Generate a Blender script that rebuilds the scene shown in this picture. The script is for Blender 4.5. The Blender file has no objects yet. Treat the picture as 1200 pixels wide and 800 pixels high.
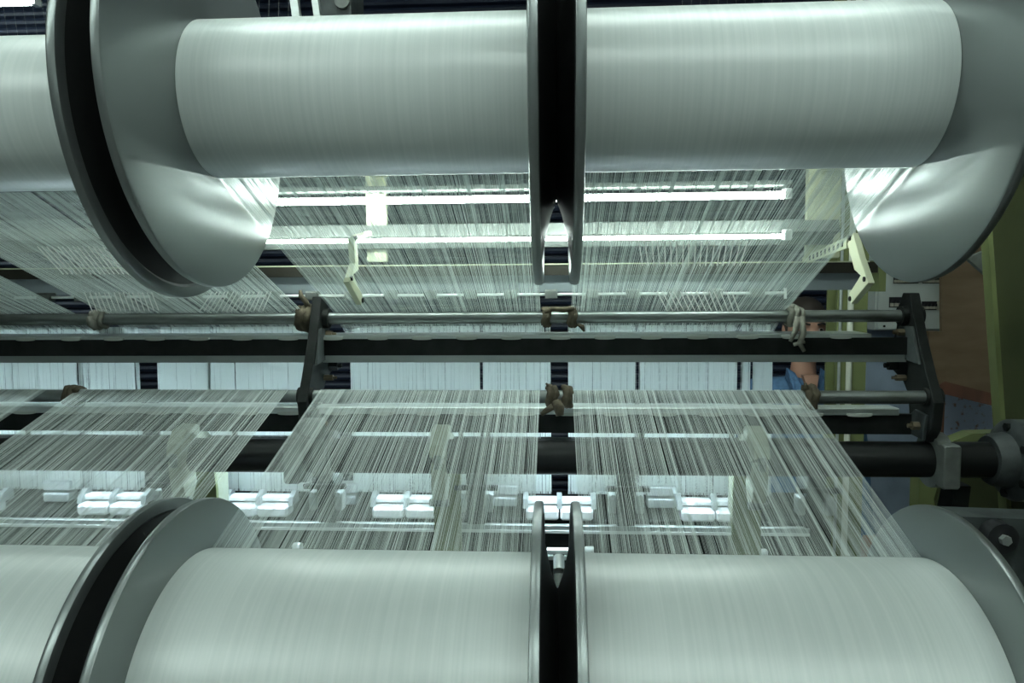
import bpy, math, random
import numpy as np
from mathutils import Vector, Matrix
random.seed(7)
S = bpy.context.scene
C = S.collection
PI = math.pi
H = 1.70                                    # eye height of the photographer above the floor

# ------------------------------------------------------------------ camera
FPX, YAW, PIT, ROL = 865.0, 0.0579, -0.0761, -0.0070
def cam_dir(u, v, w=1.0):
    c, s = math.cos(ROL), math.sin(ROL); u, v = c*u - s*v, s*u + c*v
    c, s = math.cos(PIT), math.sin(PIT); y, z = c*w - s*v, s*w + c*v
    c, s = math.cos(YAW), math.sin(YAW)
    return Vector((c*u - s*y, s*u + c*y, z))
cam = bpy.data.cameras.new('camera'); cam.sensor_width = 36; cam.lens = FPX/1200*36
cam.clip_start = .02; cam.clip_end = 60
co = bpy.data.objects.new('camera', cam); C.objects.link(co)
r_, u_, b_ = cam_dir(1, 0, 0), cam_dir(0, 1, 0), -cam_dir(0, 0, 1)
co.matrix_world = Matrix(((r_.x, u_.x, b_.x, 0), (r_.y, u_.y, b_.y, 0), (r_.z, u_.z, b_.z, H), (0, 0, 0, 1)))
S.camera = co
def at(px, py, Y):                          # survey: the point at depth Y that the photo shows at a pixel (z from eye height)
    d = cam_dir((px-600)/FPX, -(py-400)/FPX); d *= Y/d.y
    return d
def atX(px, py, X):
    d = cam_dir((px-600)/FPX, -(py-400)/FPX); d *= X/d.x
    return d
# ------------------------------------------------------------------ world, exposure
wd = bpy.data.worlds.new('world'); S.world = wd; wd.use_nodes = True
wd.node_tree.nodes['Background'].inputs[0].default_value = (.55, .7, .68, 1)
wd.node_tree.nodes['Background'].inputs[1].default_value = .02
vs = S.view_settings; vs.view_transform = 'Standard'; vs.look = 'None'; vs.exposure = 0.0; vs.gamma = 1; vs.use_curve_mapping = False
LAMP = (.84, 1.0, .93)                      # greenish cool-white fluorescent
CEIL_W = 30.0                               # radiance of the ceiling tubes
ZONE_W = 60.0                               # radiance of the machine's own tubes

NEEDLE_FILL_W = 54.0                             # radiance of the added hidden tube by the needles

# ------------------------------------------------------------------ materials
MATS = {}
def nodes(name):
    m = bpy.data.materials.new(name); m.use_nodes = True
    nt = m.node_tree; return m, nt, nt.nodes['Principled BSDF']
def mat(name, col, rough=.5, metal=0, spec=.5, noise=None, bump=None, aniso=0, axis='X', coat=0):
    m, nt, b = nodes(name); L = nt.links
    b.inputs['Base Color'].default_value = (*col, 1); b.inputs['Roughness'].default_value = rough
    b.inputs['Metallic'].default_value = metal; b.inputs['Specular IOR Level'].default_value = spec
    b.inputs['Coat Weight'].default_value = coat
    tc = nt.nodes.new('ShaderNodeTexCoord')
    if noise:                               # (scale xyz, second colour, low, high)
        sc, col2, lo, hi = noise
        mp = nt.nodes.new('ShaderNodeMapping'); mp.inputs['Scale'].default_value = sc
        nz = nt.nodes.new('ShaderNodeTexNoise'); nz.inputs['Scale'].default_value = 1; nz.inputs['Detail'].default_value = 5
        rp = nt.nodes.new('ShaderNodeValToRGB')
        rp.color_ramp.elements[0].position = lo; rp.color_ramp.elements[0].color = (*col, 1)
        rp.color_ramp.elements[1].position = hi; rp.color_ramp.elements[1].color = (*col2, 1)
        L.new(tc.outputs['Object'], mp.inputs[0]); L.new(mp.outputs[0], nz.inputs['Vector'])
        L.new(nz.outputs['Fac'], rp.inputs[0]); L.new(rp.outputs[0], b.inputs['Base Color'])
    if bump:
        sc, st = bump
        mp = nt.nodes.new('ShaderNodeMapping'); mp.inputs['Scale'].default_value = sc
        nz = nt.nodes.new('ShaderNodeTexNoise'); nz.inputs['Scale'].default_value = 1; nz.inputs['Detail'].default_value = 3
        bp = nt.nodes.new('ShaderNodeBump'); bp.inputs['Strength'].default_value = st; bp.inputs['Distance'].default_value = .002
        L.new(tc.outputs['Object'], mp.inputs[0]); L.new(mp.outputs[0], nz.inputs['Vector'])
        L.new(nz.outputs['Fac'], bp.inputs['Height']); L.new(bp.outputs[0], b.inputs['Normal'])
    if aniso:
        b.inputs['Anisotropic'].default_value = aniso
        tg = nt.nodes.new('ShaderNodeTangent'); tg.direction_type = 'RADIAL'; tg.axis = axis
        L.new(tg.outputs[0], b.inputs['Tangent'])
    MATS[name] = m; return m
def emat(name, col, st):
    m, nt, b = nodes(name); b.inputs['Base Color'].default_value = (.9, .9, .9, 1)
    b.inputs['Emission Color'].default_value = (*col, 1); b.inputs['Emission Strength'].default_value = st
    MATS[name] = m
def thread_mat(name, col, trans):
    m = bpy.data.materials.new(name); m.use_nodes = True; nt = m.node_tree; nt.nodes.clear()
    o = nt.nodes.new('ShaderNodeOutputMaterial'); d = nt.nodes.new('ShaderNodeBsdfDiffuse'); t = nt.nodes.new('ShaderNodeBsdfTranslucent')
    mx = nt.nodes.new('ShaderNodeMixShader'); d.inputs[0].default_value = (*col, 1); t.inputs[0].default_value = (*col, 1)
    mx.inputs[0].default_value = trans
    nt.links.new(d.outputs[0], mx.inputs[1]); nt.links.new(t.outputs[0], mx.inputs[2]); nt.links.new(mx.outputs[0], o.inputs[0])
    MATS[name] = m
# wound yarn: fine rings round the beam axis, silky
mat('yarn', (.57, .62, .605), .34, 0, .9, ((190, .6, .6), (.65, .69, .675), .3, .7), ((700, .5, .5), .08), .3, 'X')
thread_mat('thread', (.80, .85, .83), .5)
thread_mat('pattern_thread', (.95, .95, .93), .55)
mat('flange', (.20, .22, .22), .30, .7, .5, ((1, 1, 1), (.23, .25, .25), .3, .7), None, .6, 'X')
mat('rim', (.40, .53, .53), .32, 1, .5, None, None, .3, 'X')
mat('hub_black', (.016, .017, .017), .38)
mat('steel_rod', (.20, .22, .215), .33, .75, .5, ((14, 60, 60), (.12, .13, .12), .45, .75), ((20, 200, 200), .06))
mat('dark_paint', (.009, .011, .010), .55, 0, .15, ((25, 25, 25), (.018, .020, .019), .4, .7), ((60, 60, 60), .15))
mat('shaft_black', (.008, .009, .009), .4, 0, .3)
mat('cast_grey', (.15, .165, .155), .55, .3, .4, ((30, 30, 30), (.10, .11, .10), .4, .75), ((120, 120, 120), .3))
mat('plate_grey', (.06, .07, .07), .5, .1, .3, ((22, 22, 22), (.03, .035, .035), .4, .7), ((100, 100, 100), .2))
mat('olive', (.15, .175, .068), .5, 0, .4, ((7, 7, 7), (.115, .135, .055), .45, .75), ((60, 60, 60), .12))
mat('olive_dark', (.055, .063, .026), .5, 0, .4, ((6, 6, 6), (.042, .048, .02), .45, .75), ((60, 60, 60), .12))
mat('cream', (.52, .54, .38), .5, 0, .4, ((14, 14, 14), (.52, .54, .38), .45, .8), ((80, 80, 80), .1))
mat('clamp_olive', (.33, .355, .28), .55, 0, .4, ((26, 26, 26), (.25, .265, .19), .4, .75), ((110, 110, 110), .25))
mat('brown_bar', (.016, .0145, .009), .5, 0, .3, ((12, 40, 40), (.01, .009, .006), .4, .7), ((40, 40, 40), .2))
mat('pale_metal', (.50, .54, .53), .35, .6, .5, ((9, 60, 60), (.42, .45, .44), .4, .8))
mat('aluminium', (.62, .66, .66), .35, .7, .5, ((6, 50, 50), (.54, .58, .58), .4, .8))
mat('white_enamel', (.84, .87, .86), .3, 0, .5)
mat('needle_steel', (.90, .92, .92), .3, 0, .5)
mat('bolt', (.22, .18, .12), .4, .8, .5)
mat('rag', (.10, .085, .06), .95, 0, .1, ((70, 70, 70), (.055, .046, .033), .35, .7), ((160, 160, 160), .8))
mat('rag_grey', (.24, .24, .205), .95, 0, .1, ((60, 60, 60), (.15, .148, .125), .35, .7), ((160, 160, 160), .8))
mat('lint', (.40, .42, .39), .95, 0, .05)
mat('crossbar_web', (.15, .175, .185), .5, .2, .4)
mat('fluff', (.72, .74, .70), .95, 0, .05)
mat('shutter', (.010, .016, .034), .5, 0, .3, ((.6, .6, 30), (.007, .011, .023), .4, .7))
mat('plaster', (.37, .46, .58), .85, 0, .2, ((9, 9, 9), (.30, .37, .48), .4, .7), ((45, 45, 45), .5))
mat('plaster_patch', (.44, .51, .66), .9, 0, .2, ((34, 34, 34), (.27, .16, .15), .56, .68), ((50, 50, 50), .7))
mat('concrete', (.16, .16, .155), .8, 0, .3, ((2, 2, 2), (.11, .11, .105), .35, .7), ((30, 30, 30), .3))
mat('ceiling', (.20, .22, .22), .9)
mat('wall_dull', (.26, .29, .30), .9, 0, .2, ((3, 3, 3), (.20, .225, .23), .4, .7))
mat('plywood', (.20, .14, .085), .7, 0, .3, ((4, 4, 16), (.14, .095, .055), .35, .7), ((3, 3, 90), .3))
mat('timber_red', (.17, .075, .05), .7, 0, .3, ((20, 20, 4), (.10, .05, .035), .35, .7))
mat('box_grey', (.50, .545, .515), .5, 0, .4)
mat('black_plastic', (.015, .016, .018), .4)
mat('socket_beige', (.55, .53, .42), .5)
mat('pipe_white', (.62, .64, .54), .4)
mat('skin', (.36, .20, .14), .55, 0, .4)
mat('hair', (.03, .022, .017), .7)
mat('denim', (.10, .20, .34), .85, 0, .2, ((60, 60, 60), (.07, .14, .25), .35, .7), ((300, 300, 300), .4))
mat('trousers', (.05, .05, .06), .85)
mat('eye_white', (.34, .31, .28), .3)
mat('eye_dark', (.02, .015, .012), .2)
mat('shoe', (.03, .025, .02), .5)
emat('ceiling_tube', LAMP, CEIL_W)
emat('zone_tube', LAMP, ZONE_W)
emat('yarn_fill_tube', LAMP, CEIL_W*.3)
emat('needle_fill_tube', (.70, .91, 1.0), NEEDLE_FILL_W)

# ------------------------------------------------------------------ helpers
def link(name, V, F, m, parent=None, smooth=False, auto=None):
    me = bpy.data.meshes.new(name); me.from_pydata([tuple(v) for v in V], [], F); me.validate(); me.update()
    if smooth:
        me.polygons.foreach_set('use_smooth', [True]*len(me.polygons))
    me.materials.append(MATS[m])
    if auto is not None:
        try: me.set_sharp_from_angle(angle=math.radians(auto))
        except Exception: pass
    o = bpy.data.objects.new(name, me); C.objects.link(o)
    if parent: o.parent = parent
    return o
def tag(o, label, cat=None, group=None, kind=None):
    o['label'] = label
    if cat: o['category'] = cat
    if group: o['group'] = group
    if kind: o['kind'] = kind
    return o
def thing(name, loc, label, cat, group=None):
    o = bpy.data.objects.new(name, None); C.objects.link(o); o.empty_display_size = .05
    o.location = loc; return tag(o, label, cat, group)
def off(o, parent): return Vector(parent.location) if parent else Vector((0, 0, 0))
class M:                                    # mesh collector; z measured from eye height unless raw
    def __init__(s): s.V = []; s.F = []
    def add(s, V, F):
        n = len(s.V); s.V += [Vector(v) for v in V]; s.F += [tuple(i+n for i in f) for f in F]; return s
    def box(s, x0, x1, y0, y1, z0, z1, b=0):
        if b <= 0:
            return s.add([(x, y, z) for x in (x0, x1) for y in (y0, y1) for z in (z0, z1)],
                         [(0, 1, 3, 2), (4, 6, 7, 5), (0, 4, 5, 1), (2, 3, 7, 6), (0, 2, 6, 4), (1, 5, 7, 3)])
        return s.prism([(y0+b, z0), (y1-b, z0), (y1, z0+b), (y1, z1-b), (y1-b, z1), (y0+b, z1), (y0, z1-b), (y0, z0+b)], x0, x1, b)
    def prism(s, poly, x0, x1, bev=0):      # polygon in Y,Z extruded along X
        a = sum(poly[i][0]*poly[(i+1) % len(poly)][1]-poly[(i+1) % len(poly)][0]*poly[i][1] for i in range(len(poly)))
        if a < 0: poly = poly[::-1]
        n = len(poly); cy = sum(p[0] for p in poly)/n; cz = sum(p[1] for p in poly)/n
        rings = []
        if bev:
            sh = [(cy+(y-cy)*(1-bev/max(.01, math.hypot(y-cy, z-cz))), cz+(z-cz)*(1-bev/max(.01, math.hypot(y-cy, z-cz)))) for y, z in poly]
            rings = [(x0, sh), (x0+bev, poly), (x1-bev, poly), (x1, sh)]
        else: rings = [(x0, poly), (x1, poly)]
        V = [(x, y, z) for x, q in rings for y, z in q]; k = len(rings)
        F = [tuple(reversed(range(n))), tuple(range((k-1)*n, k*n))]
        for r in range(k-1):
            for i in range(n):
                j = (i+1) % n; F.append((r*n+i, r*n+j, (r+1)*n+j, (r+1)*n+i))
        return s.add(V, F)
    def prismy(s, poly, y0, y1):            # polygon in X,Z extruded along Y
        n = len(poly)
        V = [(x, y, z) for y in (y0, y1) for x, z in poly]
        F = [tuple(range(n)), tuple(reversed(range(n, 2*n)))]+[(i, n+i, n+(i+1) % n, (i+1) % n) for i in range(n)]
        return s.add(V, F)
    def lathe(s, prof, y, z, n=96, close=True):   # profile (x, r) round an axis along X
        V = []; F = []; k = len(prof)
        for i in range(n):
            a = 2*PI*i/n
            for x, r in prof: V.append((x, y+r*math.cos(a), z+r*math.sin(a)))
        for i in range(n):
            j = (i+1) % n
            for q in range(k if close else k-1):
                p = (q+1) % k; F.append((i*k+q, i*k+p, j*k+p, j*k+q))
        return s.add(V, F)
    def cylx(s, x0, x1, y, z, r, n=24, b=0):
        pr = [(x0, 0.0005), (x0, r-b), (x0+b, r), (x1-b, r), (x1, r-b), (x1, 0.0005)] if b else [(x0, 0.0005), (x0, r), (x1, r), (x1, .0005)]
        return s.lathe(pr, y, z, n)
    def tube(s, pts, rad, n=8, cap=True):
        pts = [Vector(p) for p in pts]; R = rad if isinstance(rad, (list, tuple)) else [rad]*len(pts)
        V = []; F = []; N = None
        for i, p in enumerate(pts):
            d = (pts[min(i+1, len(pts)-1)]-pts[max(i-1, 0)]).normalized()
            if N is None: N = d.orthogonal().normalized()
            N = (N-d*N.dot(d)).normalized(); B = d.cross(N)
            V += [p+(N*math.cos(2*PI*k/n)+B*math.sin(2*PI*k/n))*R[i] for k in range(n)]
        for i in range(len(pts)-1):
            for k in range(n):
                l = (k+1) % n; F.append((i*n+k, i*n+l, (i+1)*n+l, (i+1)*n+k))
        if cap: F += [tuple(reversed(range(n))), tuple(range((len(pts)-1)*n, len(pts)*n))]
        return s.add(V, F)
    def ball(s, c, rx, ry, rz, n=12, m=8, jit=0):
        V = []; F = []
        for i in range(m+1):
            t = PI*i/m
            for k in range(n):
                a = 2*PI*k/n; q = 1+random.uniform(-jit, jit)
                V.append((c[0]+rx*q*math.sin(t)*math.cos(a), c[1]+ry*q*math.sin(t)*math.sin(a), c[2]+rz*q*math.cos(t)))
        for i in range(m):
            for k in range(n):
                l = (k+1) % n; F.append((i*n+k, (i+1)*n+k, (i+1)*n+l, i*n+l))
        return s.add(V, F)
    def build(s, name, m, parent=None, smooth=False, auto=None, raw=False):
        o_ = Vector(parent.location) if parent else Vector((0, 0, 0))
        if parent and parent.parent: o_ = o_+Vector(parent.parent.location)
        dz = Vector((0, 0, 0 if raw else H))
        V = [v+dz-o_ for v in s.V]
        if parent is None:                  # origin at the thing's base centre
            A = np.array([tuple(v) for v in V]); c = Vector(((A[:, 0].min()+A[:, 0].max())/2, (A[:, 1].min()+A[:, 1].max())/2, A[:, 2].min()))
            o = link(name, [v-c for v in V], s.F, m, None, smooth, auto); o.location = c; return o
        return link(name, V, s.F, m, parent, smooth, auto)
def hexbolt(m, x0, x1, y, z, r):            # bolt head along X
    return m.lathe([(x0, .0005), (x0, r), (x1, r), (x1, .0005)], y, z, 6)

# ------------------------------------------------------------------ survey numbers (metres, z from eye height)
X0, W, G = .003, .4606, .0631
R = .2667
UY, UZ, UR = 1.0585, .2666, .1082           # upper beam axis and wound radius
LY, LZ, LR = .9426, -.5579, .1966           # lower beam axis and wound radius
PITCH = W+G
def beam_x(k): return X0+G/2+(k)*PITCH      # inner left face of beam k: 0 by the side post, -1, -2, -3 further away
RU = (1.60, -.070, .0130)                   # upper guide rod: y, z, radius
RL = (1.50, -.228, .0133)                   # lower guide rod
SH = (1.52, -.358, .036)                    # black shaft
XEND = .965; XLEFT = -2.25                  # inner faces of the side frames
NY = 1.715                                  # plane where the yarn drops to the needles

# ------------------------------------------------------------------ the room
def struct(name, m, bm, label, cat):
    o = bm.build(name, m, None, raw=True); return tag(o, label, cat, kind='structure')
WB = 3.45
struct('floor', 'concrete', M().box(-5, 4, -4, 3.7, -.1, 0), 'grey concrete factory floor under the machine', 'floor')
struct('ceiling', 'ceiling', M().box(-5, 4, -4, 3.7, 4.2, 4.3), 'dull grey factory ceiling', 'ceiling')
struct('wall_left', 'wall_dull', M().box(-5.1, -5, -4, 3.7, 0, 4.2), 'dull grey side wall of the hall', 'wall')
struct('wall_right', 'wall_dull', M().box(4, 4.1, -4, 3.7, 0, 4.2), 'dull grey side wall beyond the electric box', 'wall')
struct('wall_front', 'wall_dull', M().box(-5, 4, -4.1, -4, 0, 4.2), 'dull grey wall facing the machine', 'wall')
SX0, SX1, SZ = -4.2, 1.34, 3.4              # opening of the roller shutter
wb = M().box(SX1, 4, WB, WB+.2, 0, 4.2); wb.box(-5, SX0, WB, WB+.2, 0, 4.2); wb.box(SX0, SX1, WB, WB+.2, SZ, 4.2)
struct('wall_back', 'plaster', wb, 'pale blue plastered wall behind the machine', 'wall')
sh = M(); n = 0; z = 0.0; prof = []
while z < SZ:                               # corrugated slats of the roller shutter
    prof += [(WB+.09, z), (WB+.065, z+.008), (WB+.06, z+.02), (WB+.065, z+.032), (WB+.09, z+.036)]; z += .04
V = []; F = []
for y, z in prof: V += [(SX0, y, z), (SX1, y, z)]
for i in range(len(prof)-1): F.append((2*i, 2*i+1, 2*i+3, 2*i+2))
sh.add(V, F); struct('door_1', 'shutter', sh, 'dark navy corrugated roller shutter closing the back wall', 'shutter')

# ------------------------------------------------------------------ ceiling lamps
def ceiling_lamp(x, y, z, length, label, tm='ceiling_tube'):
    t = thing('ceiling_lamp', (x, y, z+.10), label, 'lamp', 'fluorescent ceiling lamps')
    b = M(); b.prism([(y-.09, z+.03), (y+.09, z+.03), (y+.06, z+.09), (y-.06, z+.09)], x-length/2-.04, x+length/2+.04); b.build('housing', 'white_enamel', t, raw=True)
    for s in (-1, 1):
        tb = M().cylx(x-length/2, x+length/2, y+s*.045, z, .018, 12); tb.build('tube', tm, t, True, 40, raw=True)
        for q in (-1, 1): M().box(x+q*(length/2+.012)-.012, x+q*(length/2+.012)+.012, y+s*.045-.02, y+s*.045+.02, z-.02, z+.035).build('socket', 'white_enamel', t, raw=True)
    for q in (-1, 1): M().tube([(x+q*length*.4, y, z+.09), (x+q*length*.4, y, 4.2)], .006, 6).build('hanger_rod', 'steel_rod', t, raw=True)
    return t
ceiling_lamp(-1.75, -.45, 3.05, 2.0, 'twin tube lamp hung over the aisle at the far end')
ceiling_lamp(.55, -.45, 3.05, 2.0, 'twin tube lamp hung over the aisle by the collared side frame')
ceiling_lamp(-.3, -2.9, 2.35, 2.6, 'added dim twin tube fill light hung low by the wall facing the machine', 'yarn_fill_tube')  # added out of view to give the upper yarn a soft highlight band
ceiling_lamp(-.3, 1.22, 3.25, 2.4, 'twin tube lamp hung straight above the upper beams')
LZ0 = at(20, -4, 2.95)
ceiling_lamp(at(40, 0, 2.95).x-1.04, 2.95, LZ0.z+H, 2.0, 'twin tube lamp glowing low before the roller shutter')

# ------------------------------------------------------------------ side frames of the machine
def side_frame(x0, x1, label):
    t = thing('side_frame', ((x0+x1)/2, 1.2, 0), label, 'machine frame', 'side frames')
    M().prism([(.55, -H), (1.40, -H), (1.60, -.5), (1.71, .083), (1.84, .85), (.62, .85)], x0, x1).build('post_plate', 'olive_dark', t)
    q = x0 if x0 > 0 else x1
    M().prism([(1.385, -H), (1.415, -H), (1.615, -.5), (1.725, .083), (1.855, .85), (1.825, .85), (1.695, .083), (1.585, -.5)], min(q-.010, q+.010), max(q-.010, q+.010)).build('edge_strip', 'olive', t)
    M().box(x0-.06, x1+.06, .50, 1.46, -H, -H+.04).build('foot_plate', 'olive_dark', t)
    return t
sf = side_frame(XEND, XEND+.07, 'tall olive green side frame carrying the flanged shaft end')
p0, p1, p2 = at(1128, 303, 1.74), at(1160, 281, 1.74), at(1163, 338, 1.74)
g_ = M().prismy([(p0.x, p0.z), (p2.x+.01, p2.z), (p1.x+.03, p1.z)], 1.72, 1.735); g_.build('gusset', 'cast_grey', sf)
side_frame(XLEFT-.07, XLEFT, 'olive green side frame at the far end of the beams')

# beam shafts (black) through the beams
for y, z, lab in ((UY, UZ, 'black shaft through the upper warp beams'), (LY, LZ, 'black shaft through the lower warp beams')):
    s = M().cylx(XLEFT, XEND, y, z, .035, 32, .003).build('beam_shaft', 'shaft_black', None, True, 40); tag(s, lab, 'shaft')

# ------------------------------------------------------------------ warp beams
def flange_mesh(sg):                        # inner face at x = 0, outside towards sg
    T = .0125
    pr = [(0, .06), (0, R-.004), (.0012*sg, R-.001), (.004*sg, R), (T*sg-.004*sg, R), (T*sg-.001*sg, R-.001), (T*sg, R-.004), (T*sg, R-.016), (.009*sg, R-.020)]
    web = [(.009*sg, R-.0195), (.012*sg, R-.045), (.018*sg, R-.075), (.0235*sg, R-.098), (.029*sg, R-.113), (.0315*sg, R-.120), (.0315*sg, .06)]
    return pr, web
def warp_beam(k, y, z, r, label, group):
    xl = beam_x(k); xr = xl+W
    t = thing('warp_beam', ((xl+xr)/2, y, z+H-R), label, 'warp beam', group)
    # wound yarn, edges slightly rounded
    n = 40; pr = [(xl+.0005, .05)]
    for i in range(n+1):
        u = i/n; pr.append((xl+.0005+(W-.001)*u, r))
    pr.append((xr-.0005, .05))
    M().lathe(pr, y, z, 160).build('yarn_package', 'yarn', t, True, 35)
    for xx, sg in ((xl, -1), (xr, 1)):
        pr, web = flange_mesh(sg)
        fl = M().lathe([(xx+a, b) for a, b in pr], y, z, 160, close=False)
        f = fl.build('flange', 'flange', t, True, 30)
        f['label'] = 'bright machined metal flange'
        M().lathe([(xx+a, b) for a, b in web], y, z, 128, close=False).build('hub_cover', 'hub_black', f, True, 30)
    return t
names = {0: 'between the side frame and its nearest flange pair', -1: 'one place in from the side frame end beam', -2: 'third along from the side frame with the collar', -3: 'fourth along from the side frame with the collar'}
for k in (0, -1, -2, -3):
    warp_beam(k, UY, UZ-(.015 if k < -1 else 0), UR, 'upper thinly wound white warp beam, '+names[k], 'upper warp beams')
    warp_beam(k, LY, LZ, LR, 'lower thickly wound white warp beam, '+names[k], 'lower warp beams')

# ------------------------------------------------------------------ yarn sheets
def threads(name, N, pathf, wf, seed, m='thread'):
    # pathf(t) -> list of (x, y, z); wf(i) -> list of widths per path point
    rnd = random.Random(seed); V = []; F = []
    ts = []; t = 0
    ph = [rnd.uniform(0, 6.28) for _ in range(5)]
    while t < 1:
        ts.append(t)
        den = 1+.25*math.sin(t*37+ph[0])*math.sin(t*91+ph[1])+.28*math.sin(t*173+ph[2])
        st = rnd.uniform(.45, 1.55)/N*max(.45, den)
        if rnd.random() < .012: st += rnd.uniform(1.0, 2.6)/N
        t += st
    ts += [.9985]
    for t in ts:
        P = [Vector(p) for p in pathf(t, rnd)]; wd_ = wf(rnd); b = len(V); k = len(P)
        for i, p in enumerate(P):
            d = (P[min(i+1, k-1)]-P[max(i-1, 0)]).normalized(); nn = Vector((0, d.z, -d.y))
            w = wd_[i]
            V += [p+Vector((-w/2, 0, 0)), p+Vector((w/2, 0, 0)), p+nn*w*.6]
        for i in range(k-1):
            a = b+3*i
            F += [(a, a+1, a+4, a+3), (a+1, a+2, a+5, a+4), (a+2, a, a+3, a+5)]
    mm = M(); mm.add(V, F); return mm.build(name, m, None)
def tangent_pt(cy, cz, r, ty, tz, up):
    dy, dz = ty-cy, tz-cz; d = math.hypot(dy, dz); a = math.atan2(dz, dy); b = math.acos(r/d)
    th = a+b if up else a-b
    return cy+r*math.cos(th), cz+r*math.sin(th)
# panels of the hanging yarn at the needle plane, from the survey (pixel edges at y=440)
def px_x(px): return at(px, 440, NY).x
PANELS = {0: [(666, 745), (750, 864), (871, 879), (884, 905)], -1: [(411, 562), (566, 645)], -2: [(185, 243), (247, 359)], -3: [(-60, 90), (97, 158)]}
def panel_x(k, t):
    iv = [(px_x(a), px_x(b)) for a, b in PANELS[k]]; tot = sum(b-a for a, b in iv); s = t*tot
    for a, b in iv:
        if s <= b-a: return a+s
        s -= b-a
    return iv[-1][1]
where = {0: 'of the beam next to the collared side frame', -1: 'of the second beam from the collared frame', -2: 'of the third beam from the collared frame', -3: 'of the fourth beam from the collared frame'}
for k in (0, -1, -2, -3):
    xl = beam_x(k); w = W-.004
    uz = UZ-(.015 if k < -1 else 0)
    ty, tz = UY+(UR+.0006)*math.cos(math.radians(-83)), uz+(UR+.0006)*math.sin(math.radians(-83))
    def up_path(t, rnd, xl=xl, k=k, ty=ty, tz=tz):
        j = rnd.gauss(0, .0005)
        x = xl+.002+t*w
        return [(x, ty, tz), (x, ty+.04, tz+.04/(RU[0]-ty)*(RU[1]+RU[2]+.001-tz)), (x+j, 1.25, tz+(1.25-ty)/(RU[0]-ty)*(RU[1]+RU[2]+.001-tz)), (x+j*1.5, RU[0]+.002, RU[1]+RU[2]+.0012), (x+j, NY-.002, -.120), (panel_x(k, t), NY, -.168), (panel_x(k, t)+rnd.gauss(0, .001), NY, -.492)]
    def up_w(rnd):
        a = rnd.choice((.00026, .00034, .00042, .00054)); return [a*1.2, a*1.1, a, a, a*1.1, .0009, .0009]
    tag(threads('yarn_sheet', 600, up_path, up_w, 10+k), 'sheet of fine white yarns running down from the upper beam, '+where[k], 'yarn sheet', 'upper yarn sheets', 'stuff')
    ly, lz = LY+(LR+.0006)*math.cos(math.radians(73)), LZ+(LR+.0006)*math.sin(math.radians(73))
    def lo_path(t, rnd, xl=xl, k=k):
        j = rnd.gauss(0, .0005); x = xl+.002+t*w
        return [(x, ly, lz), (x+j, 1.2, lz+(1.2-ly)/(RL[0]-ly)*(RL[1]+RL[2]+.001-lz)), (x+j, RL[0], RL[1]+RL[2]+.0014), (x+j, RL[0]+.013, RL[1]+.009), (x, NY-.03, -.46)]
    def lo_w(rnd):
        a = rnd.choice((.00024, .00032, .0004, .0005)); return [a*1.1, a, a, a*.5, a*.25]
    tag(threads('yarn_sheet', 560, lo_path, lo_w, 30+k), 'sheet of fine white yarns rising from the lower beam, '+where[k], 'yarn sheet', 'lower yarn sheets', 'stuff')
    def in_path(t, rnd, k=k):
        x = panel_x(k, t)
        return [(x, NY+.022, -.095), (x+rnd.gauss(0, .0015), NY+.02, -.492)]
    tag(threads('yarn_sheet', 330, in_path, lambda rnd: [.0013, .0013], 50+k), 'dense inner curtain of white yarns hanging to the needles, '+where[k], 'yarn sheet', 'inner yarn curtains', 'stuff')
# widely spaced pattern yarns seen through the sheets
def spaced(pts, label, w=.0023):
    m = M()
    for a, b in pts: m.tube([a, b], w/2, 5)
    tag(m.build('pattern_yarns', 'pattern_thread', None), label, 'yarn', 'spaced pattern yarns', 'stuff')
def fan(x0, x1, y0, Y0, x2, x3, y1, Y1, n):
    return [(at(x0+(x1-x0)*i/(n-1)+random.uniform(-1, 1), y0, Y0), at(x2+(x3-x2)*i/(n-1), y1, Y1)) for i in range(n)]
spaced(fan(749, 875, 283, 1.255, 753, 867, 311, 1.338, 18), 'row of spaced white pattern yarns under the upper sheet by the second lever')
spaced(fan(770, 858, 342, 1.462, 782, 866, 364, 1.565, 14), 'short slanted pattern yarns behind the clip rail near the collared side frame')
spaced(fan(44, 150, 289, 1.235, 74, 172, 321, 1.355, 19), 'row of spaced white pattern yarns under the upper sheet, far from the side frame collar')
spaced(fan(100, 178, 343, 1.455, 108, 186, 364, 1.56, 15), 'short pattern yarns behind the clip rail beside the far knotted rag')
spaced(fan(248, 318, 342, 1.452, 234, 308, 364, 1.56, 15), 'short slanted pattern yarns behind the clip rail near the bracket with the brown roll')

# ------------------------------------------------------------------ guide rods, rails, shaft
t = M().cylx(XLEFT, .745, RU[0], RU[1], RU[2], 24, .002).build('guide_rod', 'steel_rod', None, True, 40); tag(t, 'upper worn steel guide rod under the bent yarn sheets', 'rod')
t = M().cylx(XLEFT, .755, RL[0], RL[1], RL[2], 24, .002).build('guide_rod', 'steel_rod', None, True, 40); tag(t, 'lower steel guide rod veiled by the rising yarns', 'rod')
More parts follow.
